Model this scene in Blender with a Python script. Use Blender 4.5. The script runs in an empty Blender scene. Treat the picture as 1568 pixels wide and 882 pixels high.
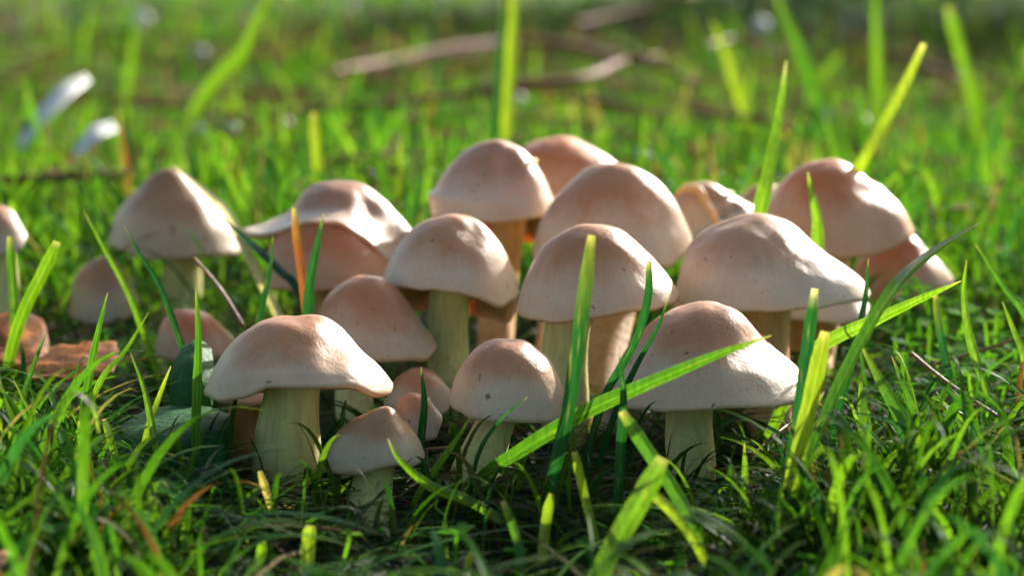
import bpy, math, random
import numpy as np
from mathutils import Vector, noise

random.seed(7)
rng = np.random.default_rng(11)
scene = bpy.context.scene
col = scene.collection
R = math.radians

# ------------------------------------------------------------------ camera
W0, H0 = 1568.0, 882.0
LENS = 85.0
F = LENS / 36.0 * W0
PITCH = math.atan((200 + 441) / F)
CAM_H = 0.66 * math.tan(PITCH + math.atan((740 - 441) / F))
cd = bpy.data.cameras.new('camera')
cam = bpy.data.objects.new('camera', cd)
col.objects.link(cam)
cam.location = (0, 0, CAM_H)
cam.rotation_euler = (R(90) - PITCH, 0, 0)
cd.lens = LENS
cd.sensor_width = 36
cd.clip_start = 0.01
cd.clip_end = 500
cd.dof.use_dof = True
cd.dof.focus_distance = 0.67
cd.dof.aperture_fstop = 10.5
scene.camera = cam

# ------------------------------------------------------------------ light
SUN_EL, SUN_AZ = R(21.5), R(30)          # azimuth measured from straight ahead to the right
world = bpy.data.worlds.new('World')
scene.world = world
world.use_nodes = True
wn = world.node_tree.nodes
wl = world.node_tree.links
sky = wn.new('ShaderNodeTexSky')
sky.sky_type = 'NISHITA'
sky.sun_disc = False
sky.sun_elevation = SUN_EL
sky.sun_rotation = SUN_AZ
sky.dust_density = 2.5
sky.ozone_density = 0.6
sky.air_density = 0.9
bg = wn['Background']
bg.inputs['Strength'].default_value = 0.09
wl.new(sky.outputs[0], bg.inputs[0])
ld = bpy.data.lights.new('sun', 'SUN')
ld.energy = 4.4
ld.angle = R(0.5)
ld.color = (1.0, 0.95, 0.87)
sun = bpy.data.objects.new('sun', ld)
col.objects.link(sun)
sv = Vector((math.sin(SUN_AZ) * math.cos(SUN_EL), math.cos(SUN_AZ) * math.cos(SUN_EL), math.sin(SUN_EL)))
sun.rotation_euler = (-sv).to_track_quat('-Z', 'Y').to_euler()
sun.location = sv * 5
vs = scene.view_settings
vs.view_transform = 'Standard'
vs.look = 'None'
vs.exposure = 1.3
vs.gamma = 1.0
scene.cycles.use_denoising = True
scene.cycles.max_bounces = 10
scene.cycles.transmission_bounces = 6
scene.cycles.sample_clamp_indirect = 6.0

# ------------------------------------------------------------------ geometry helpers
CP, SP = math.cos(PITCH), math.sin(PITCH)

def P(px, py, Y):
    """point on the vertical plane at distance Y seen at photo pixel px, py"""
    a = (px - W0 / 2) / F
    b = -(py - H0 / 2) / F
    dy = CP + b * SP
    dz = -SP + b * CP
    t = Y / dy
    return Vector((a * t, Y, CAM_H + dz * t))

def proj(x, y, z):
    z = z - CAM_H
    fwd = y * CP - z * SP
    up = y * SP + z * CP
    return W0 / 2 + F * x / fwd, H0 / 2 - F * up / fwd

def ground_z(x, y):
    return 0.0035 * np.sin(x * 31 + 1.3) * np.cos(y * 27) + 0.0025 * np.sin(x * 67 + y * 51) + 0.02 * np.sin(x * 1.7 + 0.5) * np.sin(y * 1.3 + 2.2) * np.clip((y - 1.0) / 2, 0, 1)

def gz(x, y):
    return float(ground_z(np.float64(x), np.float64(y)))

def mesh_obj(name, verts, faces, mat, parent=None, origin=(0, 0, 0), smooth=True, colors=None):
    v = np.asarray(verts, dtype=np.float64) - np.asarray(origin, dtype=np.float64)
    me = bpy.data.meshes.new(name)
    if isinstance(faces, np.ndarray):
        n, k = faces.shape
        me.vertices.add(len(v))
        me.vertices.foreach_set('co', v.astype(np.float32).ravel())
        me.loops.add(n * k)
        me.loops.foreach_set('vertex_index', faces.astype(np.int32).ravel())
        me.polygons.add(n)
        me.polygons.foreach_set('loop_start', np.arange(0, n * k, k, dtype=np.int32))
        me.update(calc_edges=True)
        me.validate()
    else:
        me.from_pydata([tuple(p) for p in v], [], faces)
        me.update()
    if smooth:
        me.polygons.foreach_set('use_smooth', np.ones(len(me.polygons), dtype=bool))
    if colors is not None:
        a = me.color_attributes.new('Col', 'FLOAT_COLOR', 'POINT')
        a.data.foreach_set('color', np.asarray(colors, dtype=np.float32).ravel())
    me.materials.append(mat)
    o = bpy.data.objects.new(name, me)
    col.objects.link(o)
    if parent is not None:
        o.parent = parent
    else:
        o.location = origin
    return o

def tag(o, label=None, cat=None, group=None, kind=None):
    if label: o['label'] = label
    if cat: o['category'] = cat
    if group: o['group'] = group
    if kind: o['kind'] = kind
    return o

def empty(name, loc):
    o = bpy.data.objects.new(name, None)
    o.empty_display_size = 0.01
    col.objects.link(o)
    o.location = loc
    return o

def catmull(pts, n):
    """resample a polyline of numpy points smoothly, n points, even in arc length"""
    p = np.asarray(pts, dtype=np.float64)
    if len(p) == 2:
        t = np.linspace(0, 1, n)[:, None]
        return p[0] * (1 - t) + p[1] * t
    q = np.vstack([2 * p[0] - p[1], p, 2 * p[-1] - p[-2]])
    out = []
    for i in range(1, len(q) - 2):
        p0, p1, p2, p3 = q[i - 1], q[i], q[i + 1], q[i + 2]
        for t in np.linspace(0, 1, 14, endpoint=False):
            out.append(0.5 * (2 * p1 + (p2 - p0) * t + (2 * p0 - 5 * p1 + 4 * p2 - p3) * t * t + (3 * p1 - p0 - 3 * p2 + p3) * t ** 3))
    out.append(q[-2])
    out = np.array(out)
    s = np.concatenate([[0], np.cumsum(np.linalg.norm(np.diff(out, axis=0), axis=1))])
    tt = np.linspace(0, s[-1], n)
    return np.stack([np.interp(tt, s, out[:, k]) for k in range(out.shape[1])], axis=1)

# ------------------------------------------------------------------ materials
def new_mat(name):
    m = bpy.data.materials.new(name)
    m.use_nodes = True
    nt = m.node_tree
    return m, nt, nt.nodes['Principled BSDF'], nt.nodes['Material Output']

def N(nt, t, **kw):
    n = nt.nodes.new(t)
    for k, v in kw.items():
        setattr(n, k, v)
    return n

def noise_node(nt, scale, detail=4, rough=0.55, stretch=None):
    tc = N(nt, 'ShaderNodeTexCoord')
    n = N(nt, 'ShaderNodeTexNoise')
    n.inputs['Scale'].default_value = scale
    n.inputs['Detail'].default_value = detail
    n.inputs['Roughness'].default_value = rough
    if stretch:
        mp = N(nt, 'ShaderNodeMapping')
        mp.inputs['Scale'].default_value = stretch
        nt.links.new(tc.outputs['Object'], mp.inputs[0])
        nt.links.new(mp.outputs[0], n.inputs['Vector'])
    else:
        nt.links.new(tc.outputs['Object'], n.inputs['Vector'])
    return n

def ramp(nt, src, stops):
    r = N(nt, 'ShaderNodeValToRGB')
    e = r.color_ramp.elements
    e[0].position, e[0].color = stops[0][0], (*stops[0][1], 1)
    e[1].position, e[1].color = stops[-1][0], (*stops[-1][1], 1)
    for p, c in stops[1:-1]:
        x = e.new(p)
        x.color = (*c, 1)
    nt.links.new(src, r.inputs[0])
    return r

def mixc(nt, fac, a, b, mode='MIX'):
    m = N(nt, 'ShaderNodeMix', data_type='RGBA', blend_type=mode)
    for s, v in ((m.inputs[0], fac), (m.inputs[6], a), (m.inputs[7], b)):
        if hasattr(v, 'links') or hasattr(v, 'is_output'):
            nt.links.new(v, s)
        else:
            s.default_value = v if not isinstance(v, tuple) else (*v, 1)
    return m.outputs[2]

def cap_material(name, tint):
    m, nt, b, out = new_mat(name)
    at = N(nt, 'ShaderNodeAttribute', attribute_name='Col')
    sep = N(nt, 'ShaderNodeSeparateColor')
    nt.links.new(at.outputs['Color'], sep.inputs[0])
    n1 = noise_node(nt, 90, 5, 0.6)
    add = N(nt, 'ShaderNodeMath', operation='MULTIPLY_ADD')
    nt.links.new(n1.outputs[0], add.inputs[0])
    add.inputs[1].default_value = 0.5
    nt.links.new(sep.outputs[0], add.inputs[2])
    c0, c1, c2 = tint
    rp = ramp(nt, add.outputs[0], [(0.1, c0), (0.7, c1), (1.4, c2), (1.5, c2)])
    n2 = noise_node(nt, 700, 4, 0.7)
    spk = ramp(nt, n2.outputs[0], [(0.30, (0.70, 0.55, 0.42)), (0.42, (1, 1, 1))])
    c = mixc(nt, 0.5, rp.outputs[0], spk.outputs[0], 'MULTIPLY')
    n4 = noise_node(nt, 38, 3, 0.6)
    blot = ramp(nt, n4.outputs[0], [(0.36, (0.84, 0.74, 0.66)), (0.58, (1, 1, 1))])
    c = mixc(nt, 0.6, c, blot.outputs[0], 'MULTIPLY')
    nt.links.new(c, b.inputs['Base Color'])
    b.inputs['Subsurface Weight'].default_value = 0.55
    b.inputs['Subsurface Radius'].default_value = (1.0, 0.45, 0.18)
    b.inputs['Subsurface Scale'].default_value = 0.0055
    n3 = noise_node(nt, 260, 6, 0.65)
    rr = N(nt, 'ShaderNodeMapRange')
    rr.inputs[3].default_value = 0.26
    rr.inputs[4].default_value = 0.52
    nt.links.new(n3.outputs[0], rr.inputs[0])
    nt.links.new(rr.outputs[0], b.inputs['Roughness'])
    b.inputs['Specular IOR Level'].default_value = 0.45
    # radial fibres of the cap skin
    mp = N(nt, 'ShaderNodeMapping')
    mp.inputs['Scale'].default_value = (3.0, 34.0, 34.0)
    nt.links.new(at.outputs['Color'], mp.inputs[0])
    nf = N(nt, 'ShaderNodeTexNoise')
    nf.inputs['Scale'].default_value = 1.0
    nf.inputs['Detail'].default_value = 5
    nt.links.new(mp.outputs[0], nf.inputs['Vector'])
    fib = ramp(nt, nf.outputs[0], [(0.34, (0.80, 0.70, 0.60)), (0.58, (1.04, 1.04, 1.04))])
    c = mixc(nt, 0.2, c, fib.outputs[0], 'MULTIPLY')
    n5 = noise_node(nt, 330, 2, 0.5)
    dirt = ramp(nt, n5.outputs[0], [(0.70, (1, 1, 1)), (0.745, (0.22, 0.13, 0.07))])
    c = mixc(nt, 0.8, c, dirt.outputs[0], 'MULTIPLY')
    nt.links.new(c, b.inputs['Base Color'])
    bp = N(nt, 'ShaderNodeBump')
    bp.inputs['Strength'].default_value = 0.35
    bp.inputs['Distance'].default_value = 0.0011
    nt.links.new(n3.outputs[0], bp.inputs['Height'])
    nt.links.new(bp.outputs[0], b.inputs['Normal'])
    return m

PEACH = ((0.45, 0.18, 0.06), (0.57, 0.27, 0.115), (0.68, 0.49, 0.32))
BUFF = ((0.43, 0.20, 0.08), (0.56, 0.31, 0.15), (0.69, 0.53, 0.37))
TAN = ((0.32, 0.15, 0.05), (0.42, 0.235, 0.10), (0.56, 0.42, 0.26))
ROSE = ((0.43, 0.19, 0.09), (0.55, 0.29, 0.16), (0.70, 0.52, 0.38))
RUST = ((0.52, 0.14, 0.035), (0.62, 0.21, 0.065), (0.68, 0.38, 0.20))  # rusty skin, saturated further to carry the orange glow of backlit flesh
M_CAP = {'peach': cap_material('cap_peach', PEACH), 'tan': cap_material('cap_tan', TAN), 'buff': cap_material('cap_buff', BUFF),
         'rose': cap_material('cap_rose', ROSE), 'rust': cap_material('cap_rust', RUST)}

def simple_mat(name, stops, scale, rough=0.6, sss=0.0, bump=0.3, bdist=0.0005, stretch=None, spec=0.3, sscale=0.004):
    m, nt, b, out = new_mat(name)
    n = noise_node(nt, scale, 6, 0.65, stretch)
    r = ramp(nt, n.outputs[0], stops)
    nt.links.new(r.outputs[0], b.inputs['Base Color'])
    b.inputs['Roughness'].default_value = rough
    b.inputs['Specular IOR Level'].default_value = spec
    if sss:
        b.inputs['Subsurface Weight'].default_value = sss
        b.inputs['Subsurface Radius'].default_value = (1.0, 0.45, 0.15)
        b.inputs['Subsurface Scale'].default_value = sscale
    bp = N(nt, 'ShaderNodeBump')
    bp.inputs['Strength'].default_value = bump
    bp.inputs['Distance'].default_value = bdist
    nt.links.new(n.outputs[0], bp.inputs['Height'])
    nt.links.new(bp.outputs[0], b.inputs['Normal'])
    return m

def stem_material(name, hi, lo):
    m, nt, b, out = new_mat(name)
    at = N(nt, 'ShaderNodeAttribute', attribute_name='Col')
    sep = N(nt, 'ShaderNodeSeparateColor')
    nt.links.new(at.outputs['Color'], sep.inputs[0])
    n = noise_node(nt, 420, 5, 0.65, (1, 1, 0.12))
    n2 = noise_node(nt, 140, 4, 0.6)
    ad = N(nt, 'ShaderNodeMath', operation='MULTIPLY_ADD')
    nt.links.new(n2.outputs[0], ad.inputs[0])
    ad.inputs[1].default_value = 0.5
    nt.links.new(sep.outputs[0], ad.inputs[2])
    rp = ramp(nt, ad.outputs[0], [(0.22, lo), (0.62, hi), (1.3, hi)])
    fib = ramp(nt, n.outputs[0], [(0.33, (0.62, 0.52, 0.36)), (0.56, (1, 1, 1))])
    c = mixc(nt, 0.55, rp.outputs[0], fib.outputs[0], 'MULTIPLY')
    nt.links.new(c, b.inputs['Base Color'])
    b.inputs['Roughness'].default_value = 0.62
    b.inputs['Specular IOR Level'].default_value = 0.25
    b.inputs['Subsurface Weight'].default_value = 0.5
    b.inputs['Subsurface Radius'].default_value = (1.0, 0.5, 0.15)
    b.inputs['Subsurface Scale'].default_value = 0.005
    bp = N(nt, 'ShaderNodeBump')
    bp.inputs['Strength'].default_value = 0.6
    bp.inputs['Distance'].default_value = 0.0007
    nt.links.new(n.outputs[0], bp.inputs['Height'])
    nt.links.new(bp.outputs[0], b.inputs['Normal'])
    return m

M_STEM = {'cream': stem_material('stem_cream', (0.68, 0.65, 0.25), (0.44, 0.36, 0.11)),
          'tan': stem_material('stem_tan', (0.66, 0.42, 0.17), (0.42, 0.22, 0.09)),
          'amber': stem_material('stem_amber', (0.66, 0.38, 0.12), (0.45, 0.22, 0.07))}  # amber puts the orange backlight between the stems into their colour
M_GILL = simple_mat('gills', [(0.3, (0.46, 0.28, 0.10)), (0.7, (0.66, 0.46, 0.20))], 300, 0.7, 0.5, 0.2)

def blade_material(name, trans=0.5, gloss=0.10, rough=0.40, fres=0.13, use_attr=True, colr=(0.06, 0.2, 0.02)):
    m, nt, b, out = new_mat(name)
    nt.nodes.remove(b)
    if use_attr:
        at = N(nt, 'ShaderNodeAttribute', attribute_name='Col')
        c = at.outputs['Color']
    else:
        rgb = N(nt, 'ShaderNodeRGB')
        rgb.outputs[0].default_value = (*colr, 1)
        c = rgb.outputs[0]
    n = noise_node(nt, 900, 4, 0.6, (1, 1, 0.15))
    va = ramp(nt, n.outputs[0], [(0.3, (0.58, 0.64, 0.55)), (0.68, (1.15, 1.12, 1.1))])
    c = mixc(nt, 1.0, c, va.outputs[0], 'MULTIPLY')
    tcol = mixc(nt, 1.0, c, (1.75, 1.55, 0.55), 'MULTIPLY')
    d = N(nt, 'ShaderNodeBsdfDiffuse')
    t = N(nt, 'ShaderNodeBsdfTranslucent')
    g = N(nt, 'ShaderNodeBsdfGlossy')
    g.inputs['Roughness'].default_value = rough
    nt.links.new(c, d.inputs['Color'])
    nt.links.new(tcol, t.inputs['Color'])
    mx = N(nt, 'ShaderNodeMixShader')
    mx.inputs[0].default_value = trans
    nt.links.new(d.outputs[0], mx.inputs[1])
    nt.links.new(t.outputs[0], mx.inputs[2])
    fr = N(nt, 'ShaderNodeFresnel')
    fr.inputs['IOR'].default_value = 1.38
    sc = N(nt, 'ShaderNodeMath', operation='MULTIPLY_ADD')
    sc.inputs[1].default_value = fres
    sc.inputs[2].default_value = gloss * 0.25
    nt.links.new(fr.outputs[0], sc.inputs[0])
    mg = N(nt, 'ShaderNodeMixShader')
    nt.links.new(sc.outputs[0], mg.inputs[0])
    nt.links.new(mx.outputs[0], mg.inputs[1])
    nt.links.new(g.outputs[0], mg.inputs[2])
    nt.links.new(mg.outputs[0], out.inputs[0])
    return m

M_GRASS = blade_material('grass', fres=0.08)
M_LAWN = blade_material('lawn', 0.52, 0.012, 0.4, 0.035)
M_CLOVER = blade_material('clover', 0.45, 0.0, 0.6, 0.012)
M_LEAF = simple_mat('leaf_green', [(0.3, (0.012, 0.075, 0.018)), (0.62, (0.026, 0.12, 0.024)), (0.78, (0.09, 0.17, 0.09))], 260, 0.55, 0, 0.9, 0.0012, spec=0.12)
M_LEAF_BROWN = simple_mat('leaf_brown', [(0.3, (0.06, 0.022, 0.008)), (0.5, (0.17, 0.06, 0.012)), (0.68, (0.42, 0.14, 0.02))], 90, 0.7, 0, 0.8, 0.002, spec=0.1)
M_LEAF_PALE = simple_mat('leaf_pale', [(0.3, (0.46, 0.47, 0.42)), (0.7, (0.62, 0.62, 0.57))], 60, 0.5, 0, 0.4, 0.001, spec=0.5)
M_BARK = simple_mat('twig_bark', [(0.32, (0.06, 0.025, 0.012)), (0.5, (0.22, 0.075, 0.03)), (0.7, (0.32, 0.13, 0.06))], 130, 0.7, 0, 0.8, 0.001)
M_NEEDLE = simple_mat('pine_needle', [(0.3, (0.22, 0.07, 0.03)), (0.7, (0.45, 0.20, 0.09))], 200, 0.45, 0, 0.3, 0.0003)

def ground_material():
    m, nt, b, out = new_mat('ground')
    n = noise_node(nt, 55, 8, 0.7)
    soil = ramp(nt, n.outputs[0], [(0.3, (0.006, 0.006, 0.003)), (0.55, (0.022, 0.018, 0.009)), (0.75, (0.05, 0.04, 0.02))])
    n2 = noise_node(nt, 5, 6, 0.7)
    far = ramp(nt, n2.outputs[0], [(0.3, (0.02, 0.06, 0.012)), (0.7, (0.06, 0.14, 0.025))])
    tc = N(nt, 'ShaderNodeTexCoord')
    ln = N(nt, 'ShaderNodeVectorMath', operation='LENGTH')
    nt.links.new(tc.outputs['Object'], ln.inputs[0])
    mr = N(nt, 'ShaderNodeMapRange')
    mr.inputs[1].default_value = 1.6
    mr.inputs[2].default_value = 4.5
    nt.links.new(ln.outputs['Value'], mr.inputs[0])
    c = mixc(nt, mr.outputs[0], soil.outputs[0], far.outputs[0])
    nt.links.new(c, b.inputs['Base Color'])
    b.inputs['Roughness'].default_value = 0.85
    bp = N(nt, 'ShaderNodeBump')
    bp.inputs['Strength'].default_value = 0.8
    bp.inputs['Distance'].default_value = 0.006
    nt.links.new(n.outputs[0], bp.inputs['Height'])
    nt.links.new(bp.outputs[0], b.inputs['Normal'])
    return m

# ------------------------------------------------------------------ ground
def axis(lo, hi, fine, far):
    a = list(np.arange(lo, hi, fine))
    s, x = fine, hi
    while x < far:
        a.append(x); s *= 1.25; x += s
    a.append(far)
    s, x = fine, lo
    left = []
    while x > -far:
        s *= 1.25; x -= s
        left.append(max(x, -far))
    return np.array(left[::-1] + a)

gx = axis(-0.8, 0.8, 0.012, 200)
gy = axis(0.0, 2.0, 0.012, 200)
GX, GY = np.meshgrid(gx, gy)
GZ = ground_z(GX, GY) * np.clip(1.4 - np.hypot(GX, GY) / 20, 0, 1)
gv = np.stack([GX, GY, GZ], -1).reshape(-1, 3)
nx, ny = len(gx), len(gy)
ii = (np.arange(ny - 1)[:, None] * nx + np.arange(nx - 1)[None, :]).ravel()
gf = np.stack([ii, ii + 1, ii + nx + 1, ii + nx], 1)
tag(mesh_obj('ground', gv, gf, ground_material()), kind='structure')

# ------------------------------------------------------------------ mushrooms
NA, NS = 72, 26
CAPS = []

def mushroom(Y, U, L, stem, tone, label, stone='cream', depth=1.0, thick=0.0016, lump=0.0011, dents=(), drop=0.0):
    up = [P(x, y, Y) for x, y in U]
    full = catmull([(p.x, p.z) for p in up], 400)
    k = int(np.argmax(full[:, 1]))
    ax, az = full[k]
    def half(h):
        q = np.abs(h - np.array((ax, 0.0)))
        s_ = np.concatenate([[0], np.cumsum(np.linalg.norm(np.diff(h, axis=0), axis=1))])
        u_ = np.linspace(0, 1, NS) ** 0.85 * s_[-1]
        return np.stack([np.interp(u_, s_, q[:, 0]), np.interp(u_, s_, h[:, 1])], 1)
    left = half(full[:k + 1][::-1])
    right = half(full[k:])
    lx = np.array([p[0] for p in L], dtype=float)
    ly = np.array([p[1] for p in L], dtype=float)
    sd = random.uniform(0, 100)
    zr0 = 0.5 * (left[-1, 1] + right[-1, 1])
    stem_top_px, sw_top, base_px, base_Y, sw_base = stem
    bp = P(base_px, 500, base_Y)
    # x at the ground for this pixel column
    for _ in range(3):
        g = gz(bp.x, base_Y)
        _, py = proj(bp.x, base_Y, g)
        bp = P(base_px, py, base_Y)
    base = Vector((bp.x, base_Y, gz(bp.x, base_Y)))
    root = empty('mushroom', base)
    tag(root, label, 'mushroom', 'mushrooms growing in the grass')

    # outer cap surface: left and right silhouettes blended round the axis
    V = np.zeros((NS, NA, 3))
    for j in range(NA):
        th = 2 * math.pi * j / NA
        c, s = math.cos(th), math.sin(th)
        w = 0.5 + 0.5 * c
        w = w * w * (3 - 2 * w)
        r = left[:, 0] * (1 - w) + right[:, 0] * w
        z = left[:, 1] * (1 - w) + right[:, 1] * w
        rd = 0.5 * (left[:, 0] + right[:, 0]) * depth
        wob = 1 + 0.035 * math.sin(3 * th + sd) + 0.02 * math.sin(5 * th + sd * 2)
        wob = 1 + (wob - 1) * np.linspace(0, 1, NS) ** 2 * abs(s)
        x = ax + r * c * wob
        y = Y - rd * s * wob
        V[:, j, 0], V[:, j, 1], V[:, j, 2] = x, y, z
    for j in range(NA):
        th = 2 * math.pi * j / NA
        s = math.sin(th)
        x, y, z = V[-1, j]
        px, py = proj(x, y, z)
        tgt = P(px, float(np.interp(px, lx, ly)), y).z
        d = tgt - z
        d = max(-0.02, min(0.02, d))
        a = min(1, abs(s) * 1.6)
        a = a * a * (3 - 2 * a)
        if s < 0:
            d = -0.25 * d - drop
        V[:, j, 2] += d * a * np.linspace(0, 1, NS) ** 2.2
    fl = V.reshape(-1, 3)
    for i in range(len(fl)):
        v = Vector(fl[i]) * 70 + Vector((sd, sd * 0.3, 0))
        n = noise.noise(v) + 0.5 * noise.noise(v * 2.3)
        fl[i, 2] += lump * n
        fl[i, 0] += lump * 0.5 * noise.noise(v + Vector((9, 9, 9)))
    for (dpx, dpy, dr, dd) in dents:
        for i in range(len(fl)):
            if fl[i, 1] < Y + 0.004:
                qx, qy = proj(*fl[i])
                g2 = math.exp(-((qx - dpx) ** 2 + (qy - dpy) ** 2) / (dr * dr))
                fl[i, 1] += dd * g2
                fl[i, 2] -= 0.6 * dd * g2
    V = fl.reshape(NS, NA, 3)
    rim = V[-1].copy()
    cen = np.array([ax, Y, 0.0])
    # rolled edge and flesh underside
    zc = zr0 + 0.66 * (az - zr0)
    rs = 0.5 * (sw_top / F) * Y
    def ring(f, dz, t):
        q = rim.copy()
        q[:, :2] = cen[:2] + (rim[:, :2] - cen[:2]) * f
        zz = rim[:, 2] + dz
        q[:, 2] = zz * (1 - t) + zc * t
        if t > 0:
            for j in range(NA):
                fr_ = np.hypot(V[:, j, 0] - cen[0], V[:, j, 1] - cen[1]) / max(1e-6, math.hypot(rim[j, 0] - cen[0], rim[j, 1] - cen[1]))
                zo = np.interp(f, fr_, V[:, j, 2])
                q[j, 2] = min(q[j, 2], zo - 0.0022)
        return q
    rings = [ring(1.006, -0.35 * thick, 0), ring(0.995, -0.8 * thick, 0), ring(0.975, -1.0 * thick, 0), ring(0.945, -0.8 * thick, 0.0),
             ring(0.90, 0.0008, 0.12), ring(0.7, 0.0008, 0.5), ring(0.45, 0.0008, 0.85), ring(0.2, 0.0008, 1.0)]
    allr = np.concatenate([V[1:], np.array(rings)], 0)
    verts = [V[0].mean(0)] + list(allr.reshape(-1, 3))
    nr = len(allr)
    faces = []
    for j in range(NA):
        faces.append((0, 1 + j, 1 + (j + 1) % NA))
    for i in range(nr - 1):
        for j in range(NA):
            a, b2 = 1 + i * NA + j, 1 + i * NA + (j + 1) % NA
            faces.append((a, a + NA, b2 + NA, b2))
    e = len(verts)
    verts.append(allr[-1].mean(0))
    for j in range(NA):
        a = 1 + (nr - 1) * NA + j
        faces.append((a, e, 1 + (nr - 1) * NA + (j + 1) % NA))
    cols = [(0, 0.5, 0.5, 1)]
    for i in range(nr):
        t = min(1.0, (i + 1) / (NS - 1))
        cols += [(t, 0.5 + 0.5 * math.cos(2 * math.pi * j / NA) * min(1, t * 3), 0.5 + 0.5 * math.sin(2 * math.pi * j / NA) * min(1, t * 3), 1) for j in range(NA)]
    cols.append((1, 1, 1, 1))
    mesh_obj('cap', verts, faces, M_CAP[tone], root, base, colors=cols)
    # gills: thin radial plates hanging under the flesh
    gv_, gf_ = [], []
    NG = 84
    rimr = np.concatenate([rim, rim[:1]], 0)
    for g_ in range(NG):
        u = g_ * NA / NG
        i0 = int(u) % NA
        rp = rimr[i0] * (1 - (u - int(u))) + rimr[i0 + 1] * (u - int(u))
        dx, dy = rp[0] - cen[0], rp[1] - cen[1]
        ln = math.hypot(dx, dy)
        tx, ty = -dy / ln, dx / ln
        b0 = len(gv_)
        for f, t in ((0.93, 0.05), (0.75, 0.42), (0.5, 0.78), (max(0.2, min(0.4, rs / ln * 0.8)), 0.97)):
            zt = (rp[2] + 0.0008) * (1 - t) + zc * t
            fr_ = np.hypot(V[:, i0, 0] - cen[0], V[:, i0, 1] - cen[1]) / ln
            zt = min(zt, float(np.interp(f, fr_, V[:, i0, 2])) - 0.0028)
            dep = 0.0035 * (0.3 + 0.7 * math.sin(math.pi * min(1, (1 - f) * 1.4 + 0.12)))
            dep = max(0.0003, min(dep, zt - rp[2] + 0.0004))
            hw = 0.00022
            for sx, zz in ((1, zt + 0.0006), (1, zt - dep), (-1, zt - dep), (-1, zt + 0.0006)):
                gv_.append((cen[0] + dx * f + tx * hw * sx, cen[1] + dy * f + ty * hw * sx, zz))
        for q in range(3):
            for e_ in range(3):
                a = b0 + q * 4 + e_
                gf_.append((a, a + 1, a + 5, a + 4))
    mesh_obj('gills', gv_, gf_, M_GILL, root, base, smooth=False)
    # stem
    tp = P(stem_top_px, 400, Y)
    top = Vector((tp.x, Y, zc + 0.001))
    nseg, nc = 22, 28
    sv_, sf_, sc_ = [], [], []
    r0 = 0.5 * sw_base / F * base_Y
    bend = Vector((random.choice((-1, 1)) * random.uniform(0.0015, 0.0042), random.uniform(-1, 1) * 0.003, 0))
    b_ = base - Vector((0, 0, 0.006))
    for i in range(nseg + 1):
        t = i / nseg
        c_ = b_.lerp(top, t) + bend * math.sin(math.pi * t)
        # vertical at the top, leaning from the foot
        tt = min(1, t / 0.8)
        tt = 0.5 * tt + 0.5 * tt * tt * (3 - 2 * tt)
        c_.x = b_.x + (top.x - b_.x) * tt + bend.x * math.sin(math.pi * t)
        ty_ = min(1, t / 0.55)
        ty_ = ty_ * ty_ * (3 - 2 * ty_)
        c_.y = b_.y + (top.y - b_.y) * ty_
        rr = r0 * (1 - t) + rs * t
        rr *= (0.74 + 0.30 * min(1, t / 0.28) - 0.02) * (1 - 0.09 * math.sin(math.pi * max(0, (t - 0.3) / 0.7))) + 0.10 * max(0, t - 0.85) / 0.15
        for j in range(nc):
            th = 2 * math.pi * j / nc
            f = 1 + 0.11 * noise.noise(Vector((math.cos(th) * 1.2 + sd, math.sin(th) * 1.2, t * 3.5))) + 0.025 * math.sin(th * 7 + sd + t)
            sv_.append((c_.x + rr * f * math.cos(th), c_.y + rr * f * math.sin(th), c_.z))
            sc_.append((t, t, t, 1))
    for i in range(nseg):
        for j in range(nc):
            a = i * nc + j
            b2 = i * nc + (j + 1) % nc
            sf_.append((a, b2, b2 + nc, a + nc))
    sf_.append(tuple(range(nc))[::-1])
    sf_.append(tuple(nseg * nc + j for j in range(nc)))
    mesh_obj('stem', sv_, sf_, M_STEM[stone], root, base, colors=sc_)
    CAPS.append((ax + 0.5 * (right[-1, 0] - left[-1, 0]), Y, 0.5 * (left[-1, 0] + right[-1, 0]), min(left[-1, 1], right[-1, 1]), base.x, base.y, r0))
    return root

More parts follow.
